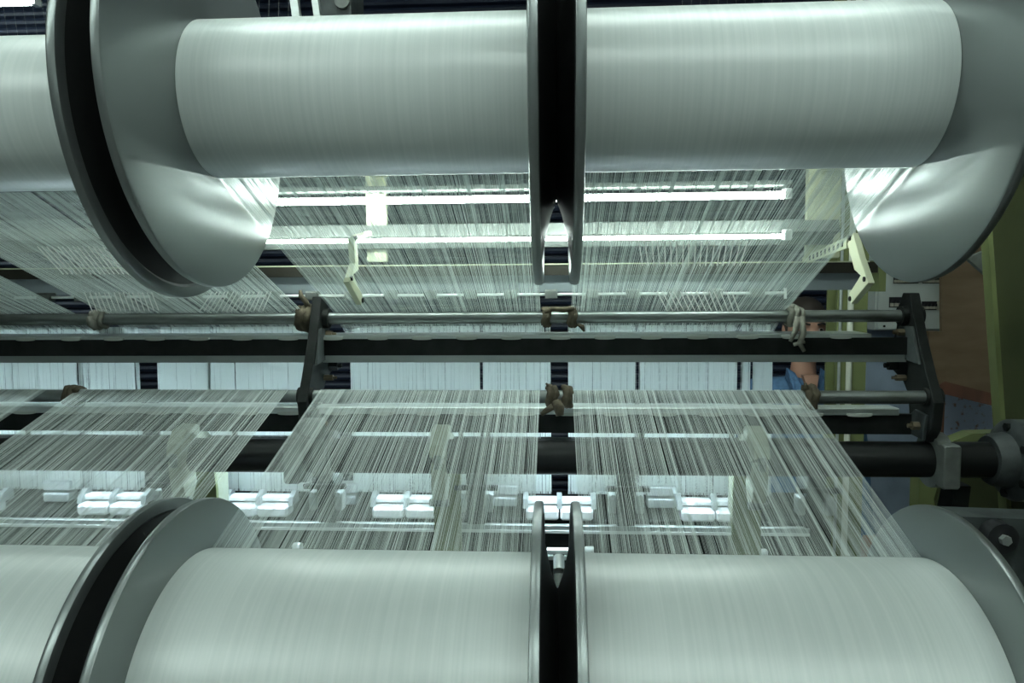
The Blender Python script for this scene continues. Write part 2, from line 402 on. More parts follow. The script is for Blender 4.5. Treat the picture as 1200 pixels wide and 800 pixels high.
# upper angle rail
t = thing('angle_rail', (-.7, 1.60, H-.165), 'black angle iron rail with pale lint strip just below the upper guide rod', 'rail')
M().box(XLEFT, .735, 1.575, 1.583, -.150, -.114).build('face_plate', 'dark_paint', t)
M().box(XLEFT, .735, 1.583, 1.640, -.166, -.150).build('bottom_plate', 'pale_metal', t)
M().box(XLEFT, .66, 1.577, 1.668, -.114, -.106).build('top_strip', 'pale_metal', t)
tabm = None
def tabs(parent, xs, y, z, wx, hz, m):
    base = None
    for x in xs:
        if base is None:
            b = M(); n = 7
            poly = [(x-wx/2, z+.003)]+[(x-wx/2*math.cos(PI*i/n), z-hz*math.sin(PI*i/n)**.6) for i in range(n+1)]+[(x+wx/2, z+.003)]
            b.prismy(poly, y-.004, y+.002); base = b.build('lint_tab', m, parent); bx = x
        else:
            o = base.copy(); C.objects.link(o); o.location = (x-bx, 0, 0); o.parent = parent
tabs(t, [.60-.0985*i+random.uniform(-.004, .004) for i in range(22)], 1.576, -.113, .045, .0035, 'lint')
# lower angle rail
t = thing('angle_rail', (-.7, 1.54, H-.31), 'black angle iron rail with bright lint strip between lower rod and shaft', 'rail')
M().box(XLEFT, .735, 1.545, 1.555, -.312, -.270).build('face_plate', 'dark_paint', t)
M().box(XLEFT, .70, 1.528, 1.575, -.270, -.255, .002).build('top_strip', 'pale_metal', t)
tabs(t, [.62-.0985*i+random.uniform(-.004, .004) for i in range(22)], 1.529, -.269, .05, .0035, 'lint')
# black shaft with end collar
t = thing('main_shaft', (-.7, SH[0], H+SH[1]-SH[2]), 'thick black round shaft ending in a bolted collar', 'shaft')
M().cylx(XLEFT, XEND, SH[0], SH[1], SH[2], 48, .002).build('shaft_body', 'shaft_black', t, True, 40)
cl = M().lathe([(.872, SH[2]), (.872, .048), (.878, .052), (.905, .056), (.912, .078), (.917, .082), (.958, .082), (XEND, .078), (XEND, SH[2])], SH[0], SH[1], 48).build('collar', 'plate_grey', t, True, 35)
for i in range(6):
    a = PI/6+i*PI/3; b = M(); hexbolt(b, .903, .914, SH[0]+.067*math.cos(a), SH[1]+.067*math.sin(a), .009); b.build('bolt', 'dark_paint', cl)

# ------------------------------------------------------------------ support brackets
def support_bracket(x, label):
    t = thing('support_bracket', (x, 1.55, H-.45), label, 'bracket', 'dark support brackets')
    s = 1 if x > 0 else -1
    plate = [(1.585, -.022), (1.615, -.022), (1.632, -.05), (1.640, -.10), (1.665, -.145), (1.665, -.185), (1.60, -.21), (1.575, -.235), (1.565, -.29), (1.545, -.315), (1.50, -.318), (1.478, -.29), (1.470, -.235), (1.500, -.19), (1.545, -.11), (1.572, -.05)]
    M().prism(plate, x-.010, x+.010, .0015).build('plate', 'dark_paint', t)
    x0, x1 = (x-.016, x-.010) if s > 0 else (x+.010, x+.016)
    M().prism([(1.560, -.090), (1.615, -.093), (1.630, -.125), (1.600, -.160), (1.525, -.165)], x0, x1, .001).build('gusset', 'plate_grey', t)
    M().prism([(1.487, -.262), (1.535, -.258), (1.560, -.275), (1.548, -.312), (1.498, -.314)], x0, x1, .001).build('foot_plate', 'plate_grey', t)
    xb0, xb1 = (x-.030, x-.010) if s > 0 else (x+.010, x+.030)
    for y, z, r, mm in ((1.592, -.104, .008, 'bolt'), (1.622, -.125, .008, 'bolt'), (1.628, -.178, .011, 'dark_paint'), (1.590, -.200, .007, 'bolt'), (1.515, -.288, .009, 'bolt')):
        b = M(); hexbolt(b, xb0, xb1, y, z, r); b.cylx(xb0-.008 if s > 0 else xb1, xb0 if s > 0 else xb1+.008, y, z, r*.5, 10); b.build('bolt', mm, t)
    M().lathe([(x-.022, RU[2]), (x-.022, .021), (x+.022, .021), (x+.022, RU[2])], RU[0], RU[1], 24).build('rod_clamp', 'dark_paint', t, True, 40)
    M().lathe([(x-.016, RL[2]), (x-.016, .019), (x+.016, .019), (x+.016, RL[2])], RL[0], RL[1], 24).build('rod_clamp', 'dark_paint', t, True, 40)
    # jaw on the shaft
    M().prism(ring_poly(SH[0], SH[1], .041, .056), x+.02*s-.014, x+.02*s+.014, .001).build('shaft_clamp', 'cast_grey', t)
    M().box(x+.02*s-.016, x+.02*s+.016, 1.452, 1.480, -.402, -.315, .003).build('clamp_jaw', 'cast_grey', t)
    return t
def ring_poly(y, z, r, R_, n=20):           # closed C-shaped polygon round a shaft
    o = [(y+R_*math.cos(a), z+R_*math.sin(a)) for a in [PI*.02+2*PI*.99*i/n for i in range(n+1)]]
    i_ = [(y+(SH[2]+.0005)*math.cos(a), z+(SH[2]+.0005)*math.sin(a)) for a in [PI*.02+2*PI*.99*i/n for i in range(n+1)]]
    return o+i_[::-1]
support_bracket(.748, 'dark plate bracket holding the rod ends beside the electric box')
support_bracket(-.517, 'dark plate bracket with a brown cloth roll between the yarn sheets')
support_bracket(-1.78, 'dark plate bracket holding the rods toward the far end of the machine')

# rags tied round the rods
def rag(name_lab, x, y, z, r, loops, tails, m='rag'):
    b = M(); rnd = random.Random(int((x+5)*1000))
    for dx, th in loops:
        V = []; F = []; n, q = 18, 8
        for i in range(n):
            a = 2*PI*i/n; rr = r+th*.75+rnd.uniform(-.0015, .0015)
            for j in range(q):
                c = 2*PI*j/q; tt = th*rnd.uniform(.8, 1.15)
                V.append((x+dx+tt*1.15*math.sin(c)+.002*math.sin(3*a), y+(rr+tt*math.cos(c))*math.cos(a), z+(rr+tt*math.cos(c))*math.sin(a)))
        for i in range(n):
            for j in range(q):
                F.append((i*q+j, ((i+1) % n)*q+j, ((i+1) % n)*q+(j+1) % q, i*q+(j+1) % q))
        b.add(V, F)
    for tl in tails:
        b.tube([(x+p[0], y+p[1], z+p[2]) for p in tl[0]], tl[1], 7)
    tag(b.build('cloth_tie', m, None, True), name_lab, 'rag', 'cloth ties on the guide rods')
xu = lambda px: at(px, 372, RU[0]).x
xl_ = lambda px: at(px, 465, RL[0]).x
rag('grey knotted rag on the upper rod far from the collared side frame', xu(116), *RU, [(-.012, .005), (0, .006), (.012, .005)], [([(-.01, -.02, .006), (0, -.024, -.01), (.006, -.022, -.022)], [.006, .008, .005])], 'rag_grey')
rag('thick brown cloth roll on the upper rod against the dark bracket', xu(366)-.004, *RU, [(-.02, .009), (-.010, .011), (0, .012), (.010, .010)], [([(.0, -.01, .022), (-.004, -.014, .036), (-.016, -.012, .050), (-.018, -.01, .062)], [.006, .006, .006, .003])])
rag('brown rag looped twice over the upper rod between the flange pairs', xu(655), *RU, [(-.030, .006), (-.024, .006), (.025, .006), (.032, .006)], [([(-.03, -.016, .010), (-.015, -.018, .019), (.01, -.018, .017), (.032, -.014, .020)], [.006, .005, .006, .006]), ([(.04, -.014, -.014), (.050, -.016, -.020), (.054, -.017, -.030)], [.003, .006, .002])])
rag('pale grey rag knotted on the upper rod beside the operator', xu(931), *RU, [(-.012, .006), (0, .007), (.010, .005)],
    [([(0, -.022, 0), (-.006, -.026, -.03), (-.016, -.026, -.052)], [.007, .006, .004]), ([(.006, -.022, 0), (.010, -.028, -.035), (.002, -.030, -.055), (.012, -.030, -.072)], [.008, .007, .006, .004]), ([(-.010, -.03, -.058), (.012, -.032, -.052)], [.004, .004]), ([(-.012, -.01, .012), (-.006, -.008, .026)], [.007, .004])], 'rag_grey')
rag('small brown rag on the lower rod far from the collared side frame', xl_(86), *RL, [(-.008, .006), (.004, .007), (.014, .005)], [([(.01, -.015, .012), (.022, -.012, .016)], [.006, .003])])
rag('big brown rag knotted on the lower rod between the flange pairs', xl_(655), *RL, [(-.018, .007), (-.008, .006), (.014, .007), (.022, .006)],
    [([(-.005, -.022, -.005), (.0, -.028, -.018), (.002, -.03, -.034)], [.009, .012, .008]), ([(-.012, -.026, -.016), (-.028, -.028, -.026), (-.036, -.028, -.032)], [.007, .006, .004]), ([(-.018, -.006, .018), (-.026, -.002, .028)], [.004, .002])])
rag('olive rag on the lower rod where the yarn sheet ends beside the bracket', xl_(947), *RL, [(-.004, .007), (.008, .008)], [([(-.006, -.012, .016), (-.010, -.01, .03)], [.005, .003]), ([(-.006, -.02, -.004), (-.010, -.024, -.02)], [.006, .004])])

# ------------------------------------------------------------------ lamp bars above the sheet
def zone_lamp(x0, x1, y, z, r, label):
    t = thing('tube_lamp', ((x0+x1)/2, y, H+z-r), label, 'lamp')
    M().cylx(x0, x1, y, z, r, 12).build('tube', 'zone_tube', t, True, 40)
    for x in (x0, x1):
        M().box(x-.008, x+.008, y-.008, y+.014, z-.008, z+.014, .002).build('lamp_holder', 'white_enamel', t)
    if r > .005: M().box(x0-.012, x1+.012, y+.004, y+.040, z+.020, z+.032, .002).build('lamp_rail', 'cast_grey', t)
    return t
zone_lamp(-.66, .492, 1.61, .186, .0075, 'bright fluorescent tube above the upper yarn sheets')
t = zone_lamp(-.66, .486, 1.585, .098, .0042, 'slim bright tube along the underside of the lamp bar')
t = M().prism([(1.60, .108), (1.635, .102), (1.645, .084), (1.675, .084), (1.675, .133), (1.61, .133)], XLEFT, .60); t = t.build('lamp_bar', 'cast_grey', None); tag(t, 'long pale metal bar carrying the slim tube', 'bar')
# cream hangers
for x, wd_, lab in ((-.405, .046, 'cream hanger plate on the lamp bar beside the second beam flange'), (.592, .072, 'wide cream hanger plate at the end of the lamp bar'), (-1.38, .046, 'cream hanger plate toward the far end of the lamp bar')):
    t = thing('hanger_plate', (x, 1.68, H+.06), lab, 'plate', 'cream hanger plates')
    M().box(x-wd_/2, x+wd_/2, 1.677, 1.692, .055, .30, .002).build('plate', 'cream', t)
    M().box(x-wd_*.2, x+wd_*.65, 1.655, 1.677, .245, .262, .002).build('lug', 'cream', t)
# brown crossbar behind the sheet
t = thing('crossbar', (-.7, 1.74, H-.016), 'brown metal crossbar behind the upper yarn sheets with a chamfered end', 'bar')
M().prism([(1.695, .022), (1.775, .022), (1.775, .046), (1.695, .046)], XLEFT, .72, .002).build('top_flange', 'brown_bar', t)
M().box(XLEFT, .70, 1.72, 1.765, -.016, .022).build('web', 'crossbar_web', t)
e_ = M().prism([(1.69, -.02), (1.77, -.02), (1.785, .0), (1.785, .05), (1.70, .05), (1.69, .03)], .72, .735); e_.build('end_cap', 'olive', t)
M().tube([(XLEFT, 1.694, .047), (.70, 1.694, .047)], .0016, 6).build('lint_line', 'cream', t)
# clip rail: thin white rod held by grey clips
t = thing('clip_rail', (-.7, 1.66, H-.03), 'thin white rail held by a row of grey clips', 'rail')
M().cylx(XLEFT, .507, 1.66, -.021, .0034, 10).build('rail_rod', 'white_enamel', t, True, 40)
M().box(.505, .509, 1.655, 1.665, -.034, -.010).build('end_stop', 'white_enamel', t)
base = None; i = 0; x = .445
while x > XLEFT+.05:
    if base is None: base = M().prism([(1.645, -.030), (1.672, -.030), (1.675, -.026), (1.675, -.012), (1.672, -.010), (1.648, -.010), (1.645, -.014)], x-.014, x+.014, .0015).build('clip', 'cast_grey', t); bx = x
    else:
        o = base.copy(); C.objects.link(o); o.parent = t; o.location = (x-bx, 0, 0)
    x -= .0905
# levers hanging through
def lever(x, w, label, m='cream'):
    t = thing('lever', (x, 1.5, H-.05), label, 'lever', 'cream bent levers')
    if x > 0: pts = [atX(a, b, x) for a, b in ((1000, 279), (1008, 309), (1017, 327), (1000, 350))]
    else: pts = [atX(a, b, x) for a, b in ((413, 279), (415, 312), (408, 326), (421, 352))]
    L = [(p.y, p.z) for p in pts]; hw = [.016, .016, .018, .011]
    if x < 0: hw = [.014, .014, .016, .010]
    lft = []; rgt = []
    for i, (y, z) in enumerate(L):
        a = L[max(0, i-1)]; b = L[min(len(L)-1, i+1)]; d = Vector((b[0]-a[0], b[1]-a[1])).normalized()
        lft.append((y-d.y*hw[i], z+d.x*hw[i])); rgt.append((y+d.y*hw[i], z-d.x*hw[i]))
    M().prism(lft+rgt[::-1], x-w/2, x+w/2, .001).build('arm', m, t)
    sg = -1 if x > 0 else 1
    for i in (0, 2, 3):
        b = M().cylx(x+sg*w/2-.002, x+sg*w/2+.003, L[i][0], L[i][1], .005, 10); b.build('pin', 'dark_paint', t, True, 40)
    if x < 0: M().tube([(x, L[0][0], L[0][1]), (x, 1.60, .115)], .006, 8).build('stem', m, t, True, 40)
    return t
lever(.582, .012, 'cream bent lever hanging just past the end of the upper yarn sheet')
lever(-.402, .012, 'cream bent lever hanging under the upper yarn sheet of the second beam')
# slotted strip by the right lever
t = thing('slotted_strip', (.58, 1.55, H+.04), 'slotted cream strip beside the lever at the sheet end', 'strip')
a, b = at(992, 284, 1.50), at(940, 306, 1.72)
dv = (b-a); nz = Vector((0, 0, .011)); tx = Vector((.004, 0, 0))
V = [a-nz, a+nz, b+nz*.7, b-nz*.7]; V = V+[v+tx for v in V]
M().add(V, [(0, 1, 2, 3), (7, 6, 5, 4), (0, 4, 5, 1), (1, 5, 6, 2), (2, 6, 7, 3), (3, 7, 4, 0)]).build('strip', 'cream', t)
for i in range(9):
    c = a+dv*(.08+.09*i)+Vector((-.0015, 0, 0)); q = dv*.012
    V = [c-nz*.45-q, c-nz*.45+q, c+nz*.45+q, c+nz*.45-q]; V = V+[v+Vector((.002, 0, 0)) for v in V]
    M().add(V, [(0, 1, 2, 3), (7, 6, 5, 4), (0, 4, 5, 1), (1, 5, 6, 2), (2, 6, 7, 3), (3, 7, 4, 0)]).build('slot', 'dark_paint', t)

# ------------------------------------------------------------------ arms clamped on the shaft
def clamp_arm(x, label, tall=False):
    t = thing('clamp_arm', (x, SH[0], H-.42), label, 'clamp', 'olive grey clamp arms on the shaft')
    y, z, r = SH
    top = [(y-.060, z+.012), (y-.056, z+.036), (y-.030, z+.060), (y+.010, z+.066), (y+.045, z+.052), (y+.095, z+.012), (y+.095, z-.01), (y+.045, z+.0)]
    arc = [(y+(r+.0005)*math.cos(a), z+(r+.0005)*math.sin(a)) for a in [PI*(0+i/10) for i in range(11)]]
    M().prism(top+arc, x-.016, x+.016, .0015).build('upper_jaw', 'clamp_olive', t)
    arc2 = [(y+(r+.0005)*math.cos(a), z+(r+.0005)*math.sin(a)) for a in [PI*(1+.55*i/8) for i in range(9)]]
    low = [(y+.008, z-.062), (y-.015, z-.095), (y-.038, z-.098), (y-.052, z-.055), (y-.058, z-.002)]
    M().prism(arc2+low, x-.014, x+.014, .0015).build('lower_jaw', 'clamp_olive', t)
    b = M(); b.tube([(x, y-.060, z+.016), (x, y-.060, z-.012)], .008, 6); b.build('bolt', 'cast_grey', t)
    b = M().cylx(x-.020, x+.020, y-.040, z-.088, .008, 12); b.build('pivot_pin', 'cast_grey', t, True, 40)
    return t
clamp_arm(-.238, 'olive grey clamp arm on the shaft beneath the second beam yarn')
clamp_arm(.408, 'olive grey clamp arm on the shaft nearest the collar')
clamp_arm(-.787, 'olive grey clamp arm on the shaft beneath the third beam yarn')
clamp_arm(-1.36, 'olive grey clamp arm on the shaft beneath the fourth beam yarn')
# block clamp under the left bracket
t = thing('block_clamp', (-.487, 1.46, H-.40), 'pale grey block clamp on the shaft below the dark bracket', 'clamp')
M().box(-.515, -.470, 1.435, 1.475, -.300, -.268, .003).build('block', 'cast_grey', t)
M().box(-.492, -.468, 1.448, 1.484, -.385, -.300, .003).build('jaw', 'cast_grey', t)
M().prism(ring_poly(SH[0], SH[1], .041, .054), -.494, -.466, .001).build('ring', 'cast_grey', t)
# small posts standing on the shaft line
base = None
for px, sl in ((33, 'beneath the gap beside the fourth yarn sheet'), (275, 'under the third beam yarn near the bare shaft'), (540, 'just beside the second beam clamp arm'), (572, 'near the brown lower rag'), (752, 'under the middle of the end beam yarn'), (857, 'just beside the clamp arm nearest the collar')):
    x = at(px, 508, 1.60).x
    t = thing('stud', (x, 1.60, H-.33), 'small bright stud behind the black shaft, '+sl, 'stud', 'studs behind the shaft')
    M().tube([(x, 1.60, -.335), (x, 1.60, -.312)], .005, 8).build('shank', 'dark_paint', t)
    b = M(); b.tube([(x, 1.60, -.312), (x, 1.60, -.300)], .006, 6); b.build('head', 'aluminium', t)
t = M().box(XLEFT, .60, 1.585, 1.615, -.350, -.335); tag(t.build('stud_rail', 'dark_paint', None), 'dark rail just behind the black shaft carrying studs', 'rail')

# ------------------------------------------------------------------ knitting bed
t = M().box(XLEFT, .62, 1.66, 1.90, -1.3, -.535, .004); tag(t.build('machine_bed', 'dark_paint', None), 'dark machine bed under the needle bar', 'machine bed')
for xc, lb in zip([-1.405, -1.05, -.695, -.345, .010, .360], ['sixth', 'fifth', 'fourth', 'third', 'second', 'first']):
    t = thing('needle_bar', (xc, 1.68, H-.53), 'bright white needle bar section, '+lb+' from the collared frame', 'needle bar', 'needle bar sections')
    for s in (-1, 1):
        M().box(min(xc+s*.002, xc+s*.076), max(xc+s*.002, xc+s*.076), 1.640, 1.685, -.533, -.508, .005).build('lower_bar', 'needle_steel', t)
        M().box(min(xc+s*.001, xc+s*.078), max(xc+s*.001, xc+s*.078), 1.670, 1.700, -.505, -.492, .003).build('upper_bar', 'needle_steel', t)
    for s in (-1, 0, 1):
        M().prism([(1.655, -.510), (1.70, -.510), (1.70, -.484), (1.685, -.480), (1.662, -.490)], xc+s*.078-.006, xc+s*.078+.006, .001).build('holder', 'aluminium', t)
for xc, lb in zip([-1.23, -.875, -.52, -.155+.02, .235], ['fifth', 'fourth', 'third', 'second', 'first']):
    t = thing('sinker_block', (xc, 1.70, H-.53), 'short pale sinker block set back between needle bars, '+lb+' from the collared frame', 'block', 'sinker blocks')
    M().box(xc-.02, xc+.045, 1.70, 1.74, -.520, -.498, .003).build('block', 'aluminium', t)
    M().box(xc-.02, xc+.048, 1.70, 1.74, -.492, -.470, .003).build('cap', 'aluminium', t)
# carriers between
for x, lb in ((.155, 'under the end beam'), (-.175, 'beside the rib under the second beam'), (-.512, 'below the dark bracket'), (-.87, 'under the third beam'), (.56, 'beyond the rib nearest the collar')):
    t = thing('needle_carrier', (x, 1.62, H-.54), 'dark grey needle carrier with pins, '+lb, 'carrier', 'needle carriers')
    M().prism([(1.585, -.405), (1.66, -.405), (1.665, -.44), (1.645, -.47), (1.650, -.53), (1.60, -.53), (1.595, -.47)], x-.020, x+.020, .002).build('body', 'plate_grey', t)
    M().box(x-.045, x+.050, 1.575, 1.587, -.447, -.436, .002).build('cross_pin', 'dark_paint', t)
    for q in (-1, 1):
        M().box(x+q*.030-.008, x+q*.030+.008, 1.59, 1.62, -.500, -.458, .002).build('fork', 'pale_metal', t)
        b = M(); b.tube([(x+q*.030, 1.585, -.462), (x+q*.030, 1.60, -.462)], .006, 8); b.build('screw', 'aluminium', t)
# trick plate rail
t = thing('trick_rail', (-.7, 1.63, H-.56), 'pale metal rail with white scratches below the needle bar', 'rail')
M().box(XLEFT, .56, 1.625, 1.638, -.553, -.538, .002).build('rail_body', 'pale_metal', t)
M().box(XLEFT, .56, 1.622, 1.626, -.556, -.550).build('rail_lip', 'white_enamel', t)
t = thing('front_rail', (-.7, 1.60, H-.62), 'bright thin rail with small rollers at the yarn line', 'rail')
M().box(XLEFT, .50, 1.595, 1.610, -.608, -.597, .002).build('rail_body', 'aluminium', t)
for px in (512, 691, 347, 895):
    x = at(px, 643, 1.59).x; M().cylx(x-.010, x+.010, 1.60, -.588, .011, 14, .002).build('roller', 'white_enamel', t, True, 40)
# machine ribs
for x, lb in ((-.237, 'beneath the second beam yarn'), (.412, 'nearest the collared side frame'), (-.787, 'beneath the third beam yarn'), (-1.36, 'beneath the fourth beam yarn')):
    t = thing('machine_rib', (x, 1.62, 0), 'olive painted upright machine rib, '+lb, 'machine frame', 'upright ribs')
    M().prism([(1.575, -.398), (1.66, -.398), (1.66, -H), (1.46, -H), (1.50, -.85), (1.575, -.62), (1.59, -.52), (1.588, -.45)], x-.022, x+.022, .002).build('web', 'clamp_olive', t)
    M().prism([(1.570, -.392), (1.578, -.392), (1.591, -.45), (1.593, -.52), (1.578, -.62), (1.503, -.85), (1.495, -.85), (1.568, -.62), (1.583, -.52), (1.581, -.45)], x-.030, x+.030).build('front_flange', 'olive', t)
# added tube, unseen behind the shaft, brightening the needles and yarn panels
t = thing('tube_lamp', (-.3, 1.61, H-.40), 'added hidden fill tube behind the black shaft brightening the needles', 'lamp')
M().cylx(-1.7, .54, 1.612, -.384, .0085, 12).build('tube', 'needle_fill_tube', t, True, 40)
for x in (-1.7, .54): M().box(x-.01, x+.01, 1.60, 1.63, -.396, -.350, .002).build('lamp_holder', 'white_enamel', t)
# sensor between the lower flange pair
t = thing('stop_sensor', (.010, 1.22, H-.56), 'small grey capped sensor between the lower flange pair', 'sensor')
px = at(655, 668, 1.30)
b = M(); b.tube([px+Vector((0, .02, .018)), px+Vector((0, 0, 0))], .010, 14); b.build('body', 'aluminium', t, True, 40)
b = M(); b.tube([px+Vector((0, 0, 0)), px+Vector((0, -.004, -.006))], .0105, 14); b.build('ring', 'dark_paint', t, True, 40)
b = M(); b.tube([px+Vector((0, -.004, -.006)), px+Vector((0, -.018, -.026))], [.010, .008], 14); b.build('tip', 'cast_grey', t, True, 40)
M().box(px.x-.022, px.x+.022, 1.318, 1.335, px.z+.022, px.z+.030, .001).build('mount', 'aluminium', t)
M().box(px.x-.010, px.x+.010, 1.335, 1.350, -H, px.z+.024).build('post', 'dark_paint', t)

# ------------------------------------------------------------------ right side background
# olive column with pipes
t = thing('steel_column', (1.02, 2.65, 0), 'olive painted steel column beside the operator', 'column')
x0, x1 = at(967, 420, 2.70).x, at(1015, 420, 2.6).x
M().box(x0, x1, 2.6, 2.612, 0, 4.2).build('front_flange', 'olive', t, raw=True)
M().box((x0+x1)/2-.006, (x0+x1)/2+.006, 2.612, 2.69, 0, 4.2).build('web', 'olive', t, raw=True)
M().box(x0, x1, 2.69, 2.702, 0, 4.2).build('back_flange', 'olive', t, raw=True)
for px, r, m_, lb in ((995, .010, 'pipe_white', 'thick cream conduit pipe running up the olive column'), (984, .005, 'pale_metal', 'thin grey conduit pipe running up the olive column')):
    x = at(px, 420, 2.59).x; q = M(); q.tube([(x, 2.599-r, 0), (x, 2.599-r, 4.2)], r, 12); tag(q.build('conduit_pipe', m_, None, True, 40, raw=True), lb, 'pipe')
# distribution box
BY = 3.25
a, b = at(1031, 268, BY), at(1113, 387, BY)
t = thing('distribution_box', ((a.x+b.x)/2, WB, b.z+H), 'grey electric distribution box with breaker windows on the blue wall', 'electric box')
M().box(a.x, b.x, BY+.02, WB, b.z, a.z, .004).build('case', 'box_grey', t)
M().box(a.x+.004, b.x-.004, BY, BY+.02, b.z+.004, a.z-.004, .004).build('cover', 'box_grey', t)
def breaker(px0, py0, px1, py1, n, toggles=True):
    p, q = at(px0, py0, BY), at(px1, py1, BY)
    w = M().box(p.x, q.x, BY-.004, BY+.002, q.z, p.z); w = w.build('breaker_window', 'black_plastic', t)
    for i in range(n):
        xa = p.x+(q.x-p.x)*(i+.12)/n; xb = p.x+(q.x-p.x)*(i+.88)/n; zm = (p.z+q.z)/2
        M().box(xa, xb, BY-.010, BY-.004, q.z+.004, zm-.003).build('breaker', 'socket_beige', w)
        M().box(xa+.003, xb-.003, BY-.018, BY-.004, zm-.003, zm+.008).build('toggle', 'black_plastic', w)
breaker(1047, 322, 1076, 332, 8); breaker(1081, 322, 1110, 332, 8); breaker(1042, 348, 1074, 360, 6); breaker(1080, 353, 1097, 363, 4)
p, q = at(1098, 353, BY), at(1111, 363, BY); M().box(p.x, q.x, BY-.004, BY+.002, q.z, p.z).build('blank_plate', 'socket_beige', t)
for px, py in ((1036, 382), (1107, 382)):
    p = at(px, py, BY); m_ = M(); m_.tube([(p.x, BY-.004, p.z), (p.x, BY+.002, p.z)], .005, 8); m_.build('screw', 'dark_paint', t)
p, q = at(1055, 388, 3.38), at(1092, 394, 3.38); tag(M().box(p.x, q.x, 3.36, WB, q.z, p.z, .005).build('cable_gland', 'box_grey', None), 'grey cable gland strip under the electric box', 'gland')
# wooden board and timber
WY = 3.10
t = thing('wooden_board', (1.65, WY, H-.5), 'brown plywood board with a red timber foot beside the electric box', 'board')
P = [at(1103, 292, WY), at(1185, 262, WY), at(1190, 478, WY), at(1104, 452, WY)]
M().prismy([(p.x, p.z) for p in P], WY, WY+.018).build('panel', 'plywood', t)
P = [at(1096, 450, WY), at(1104, 446, WY), at(1192, 468, WY), at(1192, 482, WY), at(1096, 459, WY)]
M().prismy([(p.x, p.z) for p in P], WY-.03, WY).build('foot_rail', 'timber_red', t)
P = [at(1086, 388, WY), at(1104, 388, WY), at(1106, 452, WY), at(1088, 452, WY)]
M().prismy([(p.x, p.z) for p in P], WY-.02, WY+.05).build('batten', 'plywood', t)
P = [at(1098, 452, WY), at(1108, 452, WY), at(1107, 800, WY), at(1098, 800, WY)]
P[2].z = P[3].z = -H; P[2].x = P[1].x; P[3].x = P[0].x
M().prismy([(p.x, p.z) for p in P], WY, WY+.04).build('leg', 'timber_red', t)
P = [at(1184, 470, WY), at(1194, 470, WY)]
M().prismy([(P[0].x, P[0].z), (P[1].x, P[1].z), (P[1].x, -H), (P[0].x, -H)], WY, WY+.04).build('leg', 'timber_red', t)
# peeled patch on the wall
a, b = at(1096, 440, WB), at(1215, 530, WB)
tag(M().box(a.x, b.x, WB-.006, WB, b.z, a.z).build('peeled_patch', 'plaster_patch', None), 'peeling blue paint patch with red specks below the board', 'wall patch')
# pale green machine casing behind the collar
CY = 2.0
t = thing('machine_casing', (1.35, 2.2, 0), 'pale olive green machine casing behind the collar', 'machine casing')
P = [at(1078, 540, CY), at(1108, 520, CY), at(1140, 508, CY), at(1215, 506, CY), at(1230, 520, CY)]
poly = [(p.x, p.z) for p in P]; poly = [(poly[0][0], -H)]+poly+[(poly[-1][0], -H)]
M().prismy(poly, CY, CY+.05).build('body', 'olive', t)
a = at(1185, 600, CY-.01); m_ = M(); m_.prismy([(a.x-.135+.13*math.cos(i*PI/8+PI/2)+.07, a.z+.03+.11*math.sin(i*PI/8+PI/2)) for i in range(16)], CY-.012, CY+.001); m_.build('port_cover', 'olive_dark', t)
# strut under the shaft clamp
p, q = at(1103, 562, 1.60), at(1122, 610, 1.60)
t = M(); t.prism([(1.55, p.z), (1.60, p.z), (1.66, q.z-.12), (1.58, q.z-.12)], (p.x+q.x)/2-.016, (p.x+q.x)/2+.016); tag(t.build('strut', 'dark_paint', None), 'dark strut running down from the shaft clamp', 'strut')
# ledge bracket at lower right
t = thing('bearing_bracket', (.86, 1.25, H-.6), 'dark grey bearing bracket on the side frame by the lower flange', 'bracket')
a, b = at(1112, 605, 1.32), at(1160, 660, 1.32)
M().prismy([(at(1090, 600, 1.32).x, at(1090, 600, 1.32).z), (XEND, at(1150, 606, 1.32).z), (XEND, at(1150, 700, 1.32).z), (at(1120, 690, 1.32).x, at(1120, 690, 1.32).z)], 1.30, 1.36).build('plate', 'plate_grey', t)
c = at(1168, 627, 1.29); m_ = M(); m_.tube([(c.x, 1.27, c.z), (c.x, 1.31, c.z)], .026, 20); m_.build('boss', 'black_plastic', t, True, 40)
m_ = M(); m_.tube([(c.x, 1.26, c.z), (c.x, 1.275, c.z)], .009, 6); m_.build('bolt', 'aluminium', t)

# ------------------------------------------------------------------ things seen above the upper beams
t = thing('frame_post', (-.75, 2.1, 0), 'pale slanted channel post behind the upper beams', 'post')
a, b = at(331, -60, 2.1), at(345, 40, 2.1); d = (b-a)
for k, (xo, wd_) in enumerate(((0, .022), (.062, .018))):
    top = a+d*((4.2-H-a.z)/d.z)+Vector((xo, 0, 0)); e = a+d*((.50-a.z)/d.z)+Vector((xo, 0, 0))
    M().add([top+Vector((0, 0, 0)), top+Vector((wd_, 0, 0)), e+Vector((wd_, 0, 0)), e, top+Vector((0, .02, 0)), top+Vector((wd_, .02, 0)), e+Vector((wd_, .02, 0)), e+Vector((0, .02, 0))],
            [(3, 2, 1, 0), (4, 5, 6, 7), (0, 1, 5, 4), (1, 2, 6, 5), (2, 3, 7, 6), (3, 0, 4, 7)]).build('flange_strip', 'pale_metal', t)
a, b = at(373, -30, 2.2), at(412, 45, 2.2)
t = thing('control_cabinet', ((a.x+b.x)/2, 2.2, H+b.z-.1), 'dark grey control cabinet with a round dial above the beams', 'cabinet')
M().box(a.x, b.x, 2.2, 2.35, b.z-.1, a.z+.2, .004).build('case', 'plate_grey', t)
M().box((a.x+b.x)/2-.02, (a.x+b.x)/2+.02, 2.25, 2.29, a.z+.2, 4.2-H).build('hanger', 'plate_grey', t)
